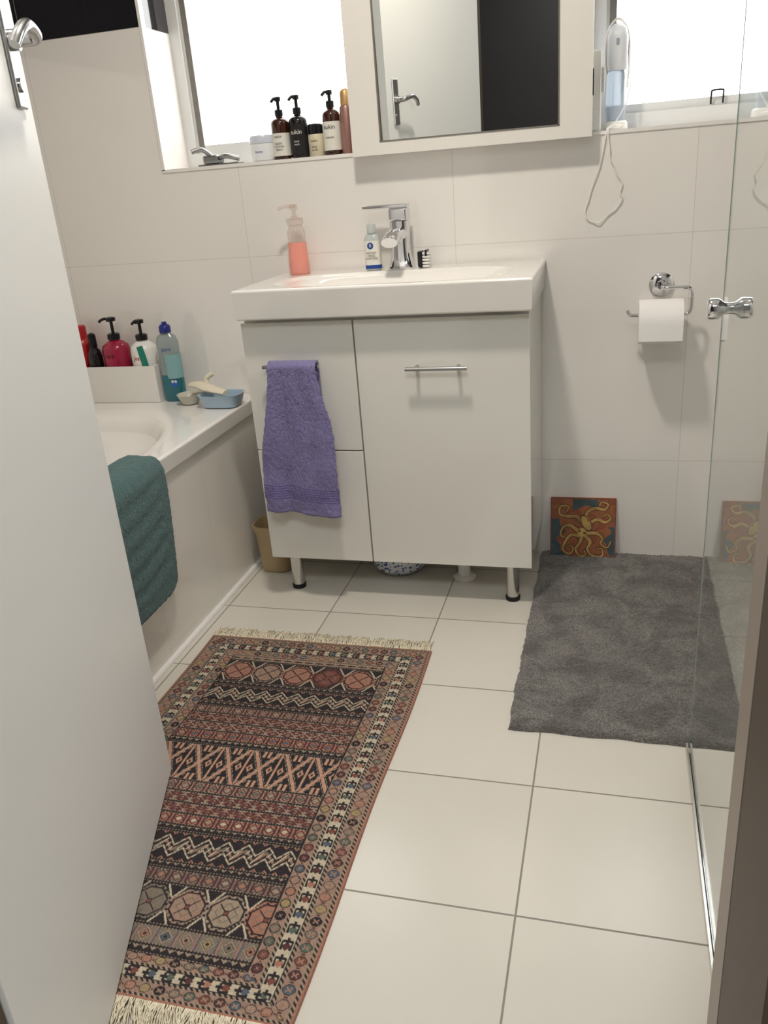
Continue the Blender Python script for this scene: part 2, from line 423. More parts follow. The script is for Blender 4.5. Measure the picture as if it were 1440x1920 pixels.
# ------------------------------------------------------------------ towel
def towel_mat():
    k=NT('purple_terry_hem')
    tcn=k.n('ShaderNodeNewGeometry'); sp=k.n('ShaderNodeSeparateXYZ'); k.l(tcn.outputs['Position'],sp.inputs[0])
    nz=k.n('ShaderNodeTexNoise'); nz.inputs['Scale'].default_value=230; nz.inputs['Detail'].default_value=3; k.l(tcn.outputs['Position'],nz.inputs['Vector'])
    nz2=k.n('ShaderNodeTexNoise'); nz2.inputs['Scale'].default_value=18; k.l(tcn.outputs['Position'],nz2.inputs['Vector'])
    zz=k.math('ADD',sp.outputs[2],k.math('MULTIPLY',sp.outputs[0],.08))
    zone=k.math('MULTIPLY',k.math('GREATER_THAN',zz,.262),k.math('LESS_THAN',zz,.306))
    st=k.math('GREATER_THAN',k.math('SINE',k.math('MULTIPLY',zz,900)),0.0)
    zs=k.math('MULTIPLY',zone,st)
    c0=k.mix(nz.outputs['Fac'],L(98,91,138),L(168,161,206))
    c1=k.mix(zs,c0,L(110,100,160))
    c2=k.mix(k.math('MULTIPLY',nz2.outputs['Fac'],.35),c1,L(106,98,144))
    k.l(c2,k.b.inputs['Base Color']); k.b.inputs['Roughness'].default_value=.95; k.b.inputs['Sheen Weight'].default_value=.2
    bp=k.n('ShaderNodeBump'); bp.inputs['Strength'].default_value=.8; bp.inputs['Distance'].default_value=.0035
    k.l(k.math('SUBTRACT',nz.outputs['Fac'],k.math('MULTIPLY',zs,.6)),bp.inputs['Height']); k.l(bp.outputs['Normal'],k.b.inputs['Normal'])
    return k.m
def towel():
    nx,ny=80,110; V=[];F=[]
    bz=.704; by=FY-.032
    path=[]
    for k in range(16): path.append((by+.012,bz-.15+.15*k/15))
    for k in range(1,9): a=pi*k/9; path.append((by+.012*math.cos(a),bz+.010*math.sin(a)))
    nf=90; HL=.410
    for k in range(nf): path.append((by-.013,bz-HL*k/(nf-1)))
    N=len(path)
    for j,(y,z) in enumerate(path):
        s=max(0,(bz-z)/HL) if j>23 else 0.0
        xl=-.884-.046*sstep(0,.75,s); xr=-.750+.034*sstep(0,.5,s)
        for i in range(nx):
            u=i/(nx-1)
            x=xl+(xr-xl)*u
            am=.004+.008*s if j>23 else .001
            f=math.sin(u*9+.8*s+.5)*.6+math.sin(u*17-1.5*s)*.25+noise.noise(Vector((u*5,s*5,3)))*.7
            yy=y-(am*(f+1.2) if j>=20 else 0)
            zz=z
            if j>23:
                yy-=.005*s
                zz=z-.016*s*(u-.3)
                yy-=.0035*noise.noise(Vector((u*45,s*100,1)))
                x+=.002*noise.noise(Vector((s*25,u,9)))
                yy+=.006*math.exp(-((u-.30)/.05)**2)*sstep(0,.3,s)*(1-.4*s)
            V.append((x,yy,zz))
    for j in range(N-1):
        for i in range(nx-1):
            a=j*nx+i; F.append((a,a+1,a+nx+1,a+nx))
    o=mesh('hand_towel',V,F,towel_mat(),smooth=True,label='purple terry hand towel hanging on the drawer handle',cat='towel')
    recalc(o)
    md=o.modifiers.new('s','SOLIDIFY'); md.thickness=.007; md.offset=0
towel()

# ------------------------------------------------------------------ bathtub
bt=empty('bathtub',(-1.49,1.53,0),'built-in white acrylic bathtub with tiled side','bathtub')
def well(x,y):
    u=abs((x+1.49)/.322); v=abs((y-1.50)/.70)
    d=(u**2.6+v**3.2)**(1/2.9)
    return -.37*(1-sstep(.70,1.0,d))-.006*(1-sstep(.97,1.07,d))
slab('tub_shell',-1.4825,1.528,.3825,.906,.530,.482,.007,well,90,200,M_acryl,parent=bt)
box('apron',(-1.868,.64,0),(-1.133,2.434,.05),M_panel,0,parent=bt)
boxes('tiled_panel',[((-1.132,.64,0),(-1.112,2.434,.4815))],M_panel,parent=bt)
S(tube('baseboard_1',[(-1.108,.66,.002),(-1.108,2.43,.002)],.009,M_trim,seg=16,smooth_n=0),'white sealant strip along the bath panel')

M_teal=mat('teal_cotton',L(80,112,112),0.95,noise_scale=60,noise_amt=.2,bump=1.0,bump_scale=260,bump_dist=.005,sheen=.2)
def tealmat():
    path=[]
    for k_ in range(10): path.append((-1.205,.42+.105*k_/9))
    path+= [(-1.200,.533),(-1.185,.538)]
    for k_ in range(8): path.append((-1.175+.066*k_/7,.538))
    path+=[(-1.096,.535),(-1.088,.527)]
    for k_ in range(60): path.append((-1.084+.004*math.sin(k_/59*3),.512-.315*k_/59))
    ny=120; V=[];F=[]; N=len(path)
    acc=[0]
    for a,b in zip(path,path[1:]): acc.append(acc[-1]+math.hypot(a[0]-b[0],a[1]-b[1]))
    tot=acc[-1]
    for j,(x,z) in enumerate(path):
        for i in range(ny):
            v=i/(ny-1); y=1.27+.492*v-.045*acc[j]/tot*v
            e=tot-acc[j]
            if e<.04:
                q=.04-e; y-= (0.04-math.sqrt(max(0,.0016-q*q)))*(1 if v>.5 else -1)*abs(v-.5)*2
            ed=min(acc[j],e,v*.5,(1-v)*.5)
            rib=0
            if ed>.03:
                ph=2.2*noise.noise(Vector((y*4,acc[j]*4,7)))
                rib=.0014*max(-1,min(1,math.sin(acc[j]*120+y*22+ph)*1.3))*min(1,(ed-.03)*60)
            off=.004+rib+.0020*noise.noise(Vector((y*120,acc[j]*120,0)))+.005*noise.noise(Vector((y*5,acc[j]*5,2)))
            if j>21: V.append((x+abs(off),y,z))
            elif j>11: V.append((x,y,z+abs(off)))
            else: V.append((x,y,z))
    for j in range(N-1):
        for i in range(ny-1):
            a=j*ny+i; F.append((a,a+1,a+ny+1,a+ny))
    o=mesh('bath_mat',V,F,M_teal,smooth=True,label='teal cotton bath mat draped over the bathtub rim',cat='bath mat')
    recalc(o)
    md=o.modifiers.new('s','SOLIDIFY'); md.thickness=.009; md.offset=0
tealmat()

# ------------------------------------------------------------------ things on the bath ledge
ZL=.530
tr=empty('storage_tray',(-1.57,2.37,ZL),'white plastic tray holding shower bottles','tray')
tx0,tx1,ty0,ty1=-1.76,-1.40,2.322,2.428; TH=.118
boxes('tray_wall',[((tx0,ty0,ZL+.001),(tx1,ty0+.004,ZL+TH)),((tx0,ty1-.004,ZL+.001),(tx1,ty1,ZL+TH)),((tx0,ty0+.004,ZL+.001),(tx0+.004,ty1-.004,ZL+TH)),((tx1-.004,ty0+.004,ZL+.001),(tx1,ty1-.004,ZL+TH))],M_whiteplastic,parent=tr)
boxes('tray_base',[((tx0+.004,ty0+.004,ZL+.001),(tx1-.004,ty1-.004,ZL+.005))],M_whiteplastic,parent=tr)
def pump_bottle(name,x,y,z,r,hb,htot,mb,mp,lab,mlab=None,lz=(.15,.8),noz=(-1,0),neck=.35,sy=1.0,nozl=.035,text=None,tsize=.012,tm=None,tz=None,shoulder=.85,text2=None):
    e=empty(name,(x,y,z),lab,'bottle'); z=z+.0006
    lathe('bottle_body',[(r*.9,0),(r,.004),(r,hb*shoulder),(r*.93,hb*(shoulder+.06)),(r*.6,hb*.97),(r*neck,hb),(r*neck,hb+.008)],(x,y,z),mb,seg=36,sy=sy,parent=e)
    rc=max(r*.45,.010)
    lathe('pump_collar',[(rc,hb+.002),(rc,hb+.018),(rc*.7,hb+.021),(.005,hb+.022),(.005,htot-.014),(rc*.75,htot-.013),(rc*.8,htot-.002),(rc*.5,htot)],(x,y,z),mp,seg=24,parent=e)
    d=Vector((noz[0],noz[1],0)).normalized()
    c=Vector((x,y,z+htot-.006))
    tube('nozzle',[c,c+d*nozl*.6+Vector((0,0,.001)),c+d*nozl+Vector((0,0,-.004)),c+d*(nozl+.004)+Vector((0,0,-.009))],.0042,mp,parent=e,seg=10)
    if mlab: lathe('paper_label',[(r+.0004,hb*lz[0]),(r+.0004,hb*lz[1])],(x,y,z),mlab,seg=36,sy=sy,parent=e)
    if text: text_cyl(text,(x,y),r+.0006,z+hb*(tz or .6),tsize,tm or M_ink,e,ry=r*sy+.0006)
    if text2: text_cyl(text2[0],(x,y),r+.0006,z+hb*text2[1],text2[2],tm or M_ink,e,ry=r*sy+.0006)
    return e
M_crim=mat('crimson_bottle',L(158,26,62),0.2,coat=.4)
M_red=mat('red_plastic',L(182,40,44),0.3)
M_green=mat('green_tube',L(30,130,110),0.35)
zt=ZL+.0055
pump_bottle('pump_bottle',-1.558,2.375,zt,.044,.190,.262,M_crim,M_black,'crimson pump bottle with black pump in the tray',noz=(-.9,-.2),text='care',tsize=.018,tm=mat('crimson_ink',L(90,10,30),.4),tz=.76)
pump_bottle('pump_bottle',-1.458,2.375,zt,.042,.185,.252,M_whiteplastic,M_black,'white pump bottle with black pump in the tray',noz=(-.6,-.6),nozl=.02,text='Jessi',tsize=.020,tm=M_red,tz=.73)
sp_=empty('spray_bottle',(-1.630,2.36,zt),'small black spray bottle in the tray','bottle')
lathe('bottle_body',[(.021,0),(.023,.003),(.023,.14),(.018,.16),(.010,.17),(.010,.176)],(-1.630,2.36,zt+.0006),M_blackb,parent=sp_)
lathe('spray_cap',[(.013,.170),(.013,.205),(.011,.212),(.004,.216)],(-1.630,2.36,zt+.0006),M_black,parent=sp_)
rb=empty('shampoo_bottle',(-1.692,2.39,zt),'red shampoo bottle in the tray','bottle')
lathe('bottle_body',[(.030,0),(.033,.004),(.033,.17),(.028,.19),(.015,.20)],(-1.692,2.39,zt+.0006),M_red,parent=rb)
lathe('cap',[(.022,.195),(.022,.232),(.018,.236)],(-1.692,2.39,zt+.0006),M_red,parent=rb)
gt=empty('cosmetic_tube',(-1.440,2.338,zt),'small green tube leaning inside the tray','tube')
lathe('tube_body',[(.007,.0),(.008,.004),(.009,.06),(.011,.14),(.010,.175)],(-1.418,2.336,zt+.001),M_green,rot=Matrix.Rotation(math.radians(-10),3,'Y'),sy=.7,parent=gt)

gb=empty('shower_gel_bottle',(-1.357,2.35,ZL),'clear squeeze bottle with teal liquid and blue cap','bottle')
M_gel=mat('teal_gel',L(24,126,142),0.1,coat=.5,trans=.3)
M_gelc=mat('pale_clear_bottle',L(178,192,192),0.08,coat=.4,trans=.45)
gx,gy,gz=-1.357,2.352,ZL+.0006
lathe('liquid_body',[(.030,0),(.035,.004),(.036,.05),(.0355,.085)],(gx,gy,gz),M_gel,sx=1,sy=.62,power=2.6,parent=gb)
lathe('upper_body',[(.0355,.0852),(.035,.15),(.036,.185),(.030,.205),(.018,.214),(.016,.220)],(gx,gy,gz),M_gelc,sx=1,sy=.62,power=2.6,parent=gb)
lathe('cap',[(.018,.218),(.018,.236),(.014,.241),(.008,.244),(.008,.250)],(gx,gy,gz),mat('blue_cap',L(34,46,124),.3),parent=gb)
lathe('paper_label',[(.0362,.075),(.0360,.150)],(gx+.009,gy-.0005,gz),mat('teal_label',L(136,180,184),.4),sx=.75,sy=.64,power=2.6,parent=gb)
text_cyl('pure',(gx+.006,gy-.0245),None,gz+.168,.018,M_blueink,gb)
disc('bubble_print',(gx+.016,gy-.0245,gz+.060),.012,mat('print_blue',L(40,100,190),.4),gb)
disc('bubble_print',(gx+.010,gy-.0252,gz+.066),.0045,M_inkw,gb)
disc('bubble_print',(gx+.021,gy-.0252,gz+.066),.0045,M_inkw,gb)

M_shell=mat('cream_plastic',L(230,222,200),0.35)
lathe('soap_dish',[(.018,0),(.026,.003),(.038,.028),(.040,.032),(.036,.030),(.024,.007),(0,.006)],(-1.283,2.305,ZL+.0006),mat('pearl_plastic',L(216,212,198),.3,trans=.2),label='small pearly round soap dish',cat='soap dish')
M_bdish=mat('pale_blue_plastic',L(172,194,212),0.3)
lathe('soap_dish',[(.040,0),(.052,.003),(.062,.038),(.065,.041),(.060,.040),(.048,.008),(0,.007)],(-1.158,2.275,ZL+.0006),M_bdish,sx=1.08,sy=.72,power=4,label='pale blue rectangular soap dish on the bath corner',cat='soap dish')
br=empty('scrub_brush',(-1.23,2.29,ZL+.034),'cream plastic hand brush resting across the dishes','brush')
tube('brush_handle',[(-1.275,2.31,.590),(-1.235,2.295,.592),(-1.19,2.27,.586),(-1.13,2.25,.578)],lambda t:.010+.007*math.sin(t*pi),M_shell,parent=br,flat=(.7,1.4))
tube('brush_grip',[(-1.215,2.315,.580),(-1.225,2.32,.605),(-1.20,2.325,.622)],.008,M_shell,parent=br)

# ------------------------------------------------------------------ items on window sill
zs=ZS+.0035
jy=2.50
cj=empty('cream_jar',(-1.015,jy,zs),'low white cosmetic jar on the window sill','jar')
lathe('jar_body',[(.030,0),(.036,.003),(.039,.03),(.038,.048)],(-1.015,jy,zs),mat('milky_jar',L(236,238,240),.25),parent=cj)
lathe('lid',[(.039,.0485),(.0395,.063),(.036,.070),(.0,.071)],(-1.015,jy,zs),mat('milky_lid',L(210,216,228),.2,coat=.3),parent=cj)
text_cyl('beauty',(-1.015,jy),.0393,zs+.026,.009,M_blueink,cj)
M_lab_b=mat('black_label',L(30,28,30),.45)
pump_bottle('pump_bottle',-.955,jy,zs,.0275,.113,.167,M_amber,M_black,'amber pump bottle with white label on the sill',mlab=M_lab_w,lz=(.08,.62),noz=(-.8,-.5),nozl=.016,text='BODY\nLOTION\n500ml',tsize=.008,tz=.30,text2=('sukin',.54,.011),tm=M_ink)
pump_bottle('pump_bottle',-.899,jy,zs,.0275,.114,.167,M_blackb,M_black,'dark pump bottle with black label on the sill',mlab=M_lab_b,lz=(.08,.78),noz=(-.8,-.5),nozl=.018,text='sukin',tsize=.017,tz=.60,tm=M_inkw,text2=('hand\nwash',.35,.008))
jr=empty('cosmetic_jar',(-.848,jy,zs),'small squat jar with cream label and black lid','jar')
lathe('jar_body',[(.021,0),(.0235,.003),(.0235,.055),(.021,.060)],(-.848,jy,zs),mat('cream_label',L(215,208,180),.4),parent=jr)
lathe('lid',[(.022,.0605),(.022,.084),(.019,.087),(0,.088)],(-.848,jy,zs),M_black,parent=jr)
text_cyl('sukin',(-.848,jy),.0238,zs+.042,.010,M_ink,jr)
text_cyl('facial\nscrub',(-.848,jy),.0238,zs+.022,.008,M_ink,jr)
pump_bottle('pump_bottle',-.798,jy,zs,.0262,.122,.170,M_amber,M_black,'amber pump bottle with white and green label',mlab=M_lab_w,lz=(.10,.72),noz=(-.8,-.4),nozl=.018,text='sukin',tsize=.017,tz=.60,tm=M_ink,text2=('cleanser',.38,.008))
sbt=empty('lotion_bottle',(-.752,jy,zs),'rose metallic lotion bottle with gold collar','bottle')
lathe('bottle_body',[(.018,0),(.0185,.003),(.0185,.120),(.015,.126)],(-.752,jy,zs),mat('rose_metal',L(160,122,112),.3,metal=.3),parent=sbt)
lathe('cap',[(.0145,.1265),(.0145,.160),(.011,.166),(0.006,.170)],(-.752,jy,zs),mat('gold_cap',L(196,160,110),.3,metal=.5),parent=sbt)
zz=empty('perfume_bottle',(-.724,2.478,zs),'small dusty pink bottle beside the mirror cabinet','bottle')
lathe('bottle_body',[(.011,0),(.0125,.003),(.0125,.12),(.009,.128)],(-.7225,2.478,zs),mat('dusty_pink',L(168,134,124),.35,metal=.2),parent=zz)
lathe('cap',[(.009,.1285),(.009,.158),(.006,.161)],(-.7225,2.478,zs),mat('ivory_cap',L(225,210,180),.3),parent=zz)

ws=empty('water_flosser',(-.012,2.535,zs),'white and pale blue oral irrigator on the sill','oral irrigator')
M_bl=mat('pale_blue_tank',L(202,216,230),.15,coat=.4,trans=.35)
lathe('base',[(.030,0),(.033,.004),(.032,.018),(.028,.022)],(-.012,2.535,zs),M_whiteplastic,power=3,parent=ws)
lathe('water_tank',[(.024,.0225),(.026,.05),(.024,.135),(.021,.142)],(-.012,2.535,zs),M_bl,power=3,parent=ws)
lathe('handle_unit',[(.024,.1425),(.027,.16),(.027,.22),(.022,.240),(.012,.250),(.006,.252)],(-.010,2.532,zs),mat('offwhite_plastic',L(220,223,227),.3),power=3,parent=ws)
box('switch',(-.014,2.504,zs+.20),(-.006,2.507,zs+.216),mat('grey_button',L(150,160,175),.4),.001,parent=ws)
tube('hose',[(-.032,2.53,zs+.12),(-.040,2.525,zs+.17),(-.036,2.525,zs+.23),(-.012,2.528,zs+.262),(.014,2.53,zs+.235),(.020,2.525,zs+.17),(.016,2.515,zs+.10)],.003,M_whiteplastic,parent=ws,seg=8)
Yc=2.4335
tube('power_cord',[(.016,2.53,zs+.13),(.024,2.49,zs+.11),(.014,2.47,zs+.06),(-.015,2.465,zs+.012),(-.030,2.445,ZS+.008),(-.034,Yc,1.200),(-.044,Yc-.002,1.150),(-.052,Yc-.002,1.120),(-.066,Yc,1.080),(-.074,Yc,1.050),(-.083,Yc,1.022),(-.076,Yc,1.000),(-.060,Yc,.992),(-.045,Yc-.002,.990),(-.022,Yc,1.010),(-.004,Yc,1.022),(.012,Yc,1.046),(.006,Yc,1.062),(.011,Yc,1.085),(-.004,Yc-.002,1.110),(-.010,Yc-.003,1.128),(-.022,Yc-.004,1.150),(-.024,Yc-.004,1.178),(-.028,Yc-.004,1.205),(-.024,2.437,ZS+.012),(-.005,2.46,zs+.010),(.005,2.50,zs+.010)],.0016,M_whiteplastic,parent=ws,seg=8)
ch=empty('toothbrush_charger',(-.055,2.47,zs),'white plastic charger unit standing on the sill','charger')
box('housing',(-.072,2.455,zs),(-.048,2.50,zs+.19),M_whiteplastic,.005,parent=ch)
box('bracket',(-.048,2.462,zs+.09),(-.040,2.49,zs+.15),M_whiteplastic,.002,parent=ch)

# ------------------------------------------------------------------ toilet roll holder
th=empty('toilet_roll_holder',(.122,YW,.822),'chrome wall mounted toilet roll holder','toilet roll holder')
Ry=Matrix.Rotation(math.radians(90),3,'X')
lathe('wall_flange',[(.032,0),(.032,.006),(.028,.010),(.013,.012),(.011,.022)],(.122,YW-.001,.820),M_chrome,rot=Ry,parent=th)
ya=2.366
tube('arm',[(.122,YW-.01,.820),(.122,ya+.01,.820),(.128,ya,.820),(.175,ya,.820),(.190,ya,.817),(.197,ya,.805),(.197,ya,.768),(.193,ya,.755),(.180,ya,.750),(.12,ya,.750),(.055,ya,.750),(.042,ya,.752),(.034,ya,.764)],.0048,M_chrome,parent=th,smooth_n=6)
tro=empty('toilet_roll',(.122,ya,.75),'white toilet paper roll on the holder','toilet roll')
M_paper=mat('toilet_paper',L(248,246,243),.9,bump=.3,bump_scale=200)
Rx=Matrix.Rotation(math.radians(90),3,'Y')
zc=.732; RR=.0585
lathe('paper',[(.0235,-.056),(RR-.001,-.056),(RR,-.053),(RR,.053),(RR-.001,.056),(.0235,.056),(.0235,-.056)],(.120,ya,zc),M_paper,rot=Rx,seg=56,parent=tro)
lathe('cardboard_core',[(.0233,-.0555),(.0233,.0555),(.0222,.0555),(.0222,-.0555),(.0233,-.0555)],(.120,ya,zc),mat('cardboard',L(170,140,105),.9),rot=Rx,seg=40,parent=tro)
V=[]
pp=[(ya-(RR+.0007)*math.sin(a),zc+(RR+.0007)*math.cos(a)) for a in [pi/2*k_/8 for k_ in range(9)]]+[(ya-RR-.0007-.0005*k_,zc-.014*k_) for k_ in range(1,4)]
for y,z in pp: V+=[(.064,y,z),(.176,y,z)]
F=[(2*i,2*i+1,2*i+3,2*i+2) for i in range(len(pp)-1)]
mesh('loose_sheet',V,F,M_paper,smooth=True,parent=tro)

# ------------------------------------------------------------------ octopus tile
def octo():
    n=190; W=.196; C=np.zeros((n,n,3))
    org=np.array(L(164,100,66)); org2=np.array(L(134,78,52)); blu=np.array(L(68,86,92)); cr=np.array(L(200,166,98)); dk=np.array(L(76,42,30)); br_=np.array(L(50,30,24))
    yy,xx=np.mgrid[0:n,0:n]/(n-1.0)
    C[:]=org
    nzv=np.array([[noise.noise(Vector((x*7,y*7,0))) for x in np.linspace(0,1,n)] for y in np.linspace(0,1,n)])
    C[nzv>.15]=org2
    wob=.05*np.sin(yy*16)+.03*np.sin(yy*31)
    C[(xx<.16+wob)&(yy<.66)]=blu; C[(xx>.88+wob*.8)&(yy<.55)]=blu; C[(yy>.84+.04*np.sin(xx*14))&(xx>.34)&(xx<.72)]=blu
    C[(yy>.975)|(yy<.02)|(xx<.018)|(xx>.982)]=org2
    def curve(P): return [(p.x,p.y) for p in catmull([(a,b,0) for a,b in P],18)]
    T=[ [(.50,.60),(.40,.70),(.26,.70),(.14,.74),(.16,.86),(.28,.86),(.25,.78)],
        [(.54,.62),(.56,.76),(.68,.84),(.82,.82),(.88,.90),(.78,.94),(.75,.88)],
        [(.58,.58),(.72,.66),(.84,.62),(.92,.68),(.87,.75),(.81,.71)],
        [(.44,.40),(.32,.40),(.24,.30),(.20,.16),(.31,.10),(.36,.20),(.29,.23)],
        [(.50,.40),(.46,.28),(.40,.18),(.46,.07),(.55,.09),(.53,.16)],
        [(.54,.40),(.62,.30),(.58,.18),(.66,.08),(.80,.08),(.80,.20),(.72,.18)],
        [(.58,.44),(.72,.44),(.80,.36),(.78,.27),(.88,.22),(.93,.32)],
        [(.42,.48),(.30,.56),(.20,.52),(.16,.40),(.23,.36)]]
    for P in T:
        pts=curve(P); m=len(pts); D=np.full((n,n),9.0)
        for k_,(a,b) in enumerate(pts):
            w=.027*(1-.70*k_/m); D=np.minimum(D,np.hypot(xx-a,yy-b)-w)
        C[(D<.010)]=dk; C[D<0]=cr
        for k_ in range(3,m,4):
            a,b=pts[k_]; w=.027*(1-.70*k_/m); C[np.hypot(xx-a-w*.45,yy-b)<w*.32]=org2
    hx=(xx-.55)*.86+(yy-.60)*.5; hy=(yy-.60)*.86-(xx-.55)*.5
    D=np.sqrt((hx/.062)**2+(hy/.125)**2)
    C[D<1.16]=dk; C[D<1]=cr
    D=np.hypot((xx-.49)/.07,(yy-.45)/.07); C[D<1]=cr
    for a,b in ((.45,.47),(.53,.44)):
        d=np.hypot(xx-a,yy-b); C[d<.020]=br_; C[d<.007]=cr
    d=np.sqrt(((xx-.58)/.02)**2+((yy-.66)/.045)**2); C[d<1]=np.array(L(150,112,62))
    C*=(.90+.4*nzv[...,None])
    th_=math.radians(13); c0=Vector((-.075,2.386,.0))
    ux=Vector((1,0,0)); uy=Vector((0,math.sin(th_),math.cos(th_))); nn=Vector((0,-math.cos(th_),math.sin(th_)))
    o0=c0-ux*W/2
    V=[o0+ux*W*i/(n-1)+uy*W*j/(n-1) for j in range(n) for i in range(n)]
    F=[(j*n+i,j*n+i+1,(j+1)*n+i+1,(j+1)*n+i) for j in range(n-1) for i in range(n-1)]
    lum=C.sum(axis=2).reshape(-1)
    V=[v+nn*(.0010 if lum[k_]>.75 else 0) for k_,v in enumerate(V)]
    e=empty('decorative_tile',(c0.x,c0.y,0),'orange and blue octopus art tile leaning on the wall','decorative tile')
    f=mesh('painted_face',V,F,vcol_mat('octopus_glaze',rough=.5,bump=.2,scale=120,coat=.1),parent=e)
    ca=f.data.color_attributes.new('Col','FLOAT_COLOR','POINT')
    ca.data.foreach_set('color',np.concatenate([np.clip(C,0,1).reshape(-1,3),np.ones((n*n,1))],axis=1).astype(np.float32).ravel())
    b=[o0-nn*.0005,o0+ux*W-nn*.0005,o0+ux*W+uy*W-nn*.0005,o0+uy*W-nn*.0005]; b2=[p-nn*.009 for p in b]
    mesh('tile_body',b+b2,[(0,1,2,3),(7,6,5,4),(0,4,5,1),(1,5,6,2),(2,6,7,3),(3,7,4,0)],mat('terracotta',L(158,92,62),.8),parent=e)
octo()

# ------------------------------------------------------------------ under the vanity
lathe('waste_bin',[(.042,0),(.047,.003),(.056,.135),(.061,.145),(.062,.160),(.058,.160),(.052,.135),(.044,.01),(0,.008)],(-1.028,2.245,.0006),mat('tan_plastic',L(196,172,132),.4,trans=.2),power=3.5,label='tan plastic waste bin beside the vanity',cat='bin')
k=NT('blue_floral_glaze'); tcn=k.n('ShaderNodeTexCoord'); vo=k.n('ShaderNodeTexVoronoi'); vo.inputs['Scale'].default_value=95; k.l(tcn.outputs['Object'],vo.inputs['Vector'])
k.l(k.mix(k.math('LESS_THAN',vo.outputs['Distance'],.38),L(228,232,238),L(60,90,155)),k.b.inputs['Base Color']); k.b.inputs['Roughness'].default_value=.12; k.b.inputs['Coat Weight'].default_value=.5
lathe('ceramic_pot',[(.058,0),(.070,.003),(.086,.02),(.092,.06),(.090,.10),(.084,.108),(.080,.10),(.060,.02),(0,.015)],(-.630,2.285,.0006),k.m,label='blue and white floral ceramic pot under the vanity',cat='pot')
pi_=empty('waste_pipe',(-.418,2.235,0),'white plastic waste pipe rising from the floor','pipe')
lathe('pipe',[(.019,.006),(.019,.119)],(-.418,2.235,0),M_whiteplastic,parent=pi_)
lathe('floor_flange',[(.034,.0),(.034,.004),(.024,.009),(.0195,.012)],(-.418,2.235,0.0003),M_whiteplastic,parent=pi_)

# ------------------------------------------------------------------ grey bath mat
def grey_mat():
    k=NT('grey_pile'); tc=k.n('ShaderNodeNewGeometry')
    a=k.n('ShaderNodeTexNoise'); a.inputs['Scale'].default_value=11; a.inputs['Detail'].default_value=7; a.inputs['Roughness'].default_value=.7; a.inputs['Distortion'].default_value=.6; k.l(tc.outputs['Position'],a.inputs['Vector'])
    b=k.n('ShaderNodeTexNoise'); b.inputs['Scale'].default_value=300; b.inputs['Detail'].default_value=2; k.l(tc.outputs['Position'],b.inputs['Vector'])
    r=k.n('ShaderNodeMapRange'); r.inputs[1].default_value=.40; r.inputs[2].default_value=.60; k.l(a.outputs['Fac'],r.inputs[0])
    c=k.mix(r.outputs[0],L(112,109,105),L(156,152,146))
    r2=k.n('ShaderNodeMapRange'); r2.inputs[1].default_value=.4; r2.inputs[2].default_value=.62; r2.inputs[3].default_value=.75; r2.inputs[4].default_value=0; k.l(b.outputs['Fac'],r2.inputs[0])
    c=k.mix(r2.outputs[0],c,L(84,81,77))
    k.l(c,k.b.inputs['Base Color']); k.b.inputs['Roughness'].default_value=1; k.b.inputs['Sheen Weight'].default_value=.3; k.b.inputs['Specular IOR Level'].default_value=.05
    bp=k.n('ShaderNodeBump'); bp.inputs['Strength'].default_value=.8; bp.inputs['Distance'].default_value=.005; k.l(b.outputs['Fac'],bp.inputs['Height']); k.l(bp.outputs['Normal'],k.b.inputs['Normal'])
    return k.m
def greymat():
    nx,ny=230,410; V=[];F=[]
    x0,x1,y0,y1=-.202,.300,1.510,2.428
    rg=np.random.default_rng(5); R=rg.normal(0,1,(ny,nx))
    for j in range(ny):
        for i in range(nx):
            u=i/(nx-1);v=j/(ny-1)
            x=x0+(x1-x0)*u; y=y0+(y1-y0)*v
            ex=min(u,1-u)*(x1-x0); ey=min(v,1-v)*(y1-y0); e=min(ex,ey)
            if ex<.02: x+=.005*noise.noise(Vector((y*14,0,u)))+.003*noise.noise(Vector((y*60,0,u)))
            if ey<.02 and v<.5: y+=.006*noise.noise(Vector((x*14,5,v)))
            z=.012*min(1,(e/.010))**.5
            if e>.004: z+=.0018*noise.noise(Vector((x*110,y*110,0)))+.0035*noise.noise(Vector((x*18,y*18,4)))+.0014*R[j,i]
            if e<=.0001: z=.0008
            V.append((x,y,max(z,.0008)))
    for j in range(ny-1):
        for i in range(nx-1):
            a=j*nx+i;F.append((a,a+1,a+nx+1,a+nx))
    mesh('floor_mat',V,F,grey_mat(),smooth=True,label='plain dark grey tufted bath mat on the floor',cat='bath mat')
greymat()

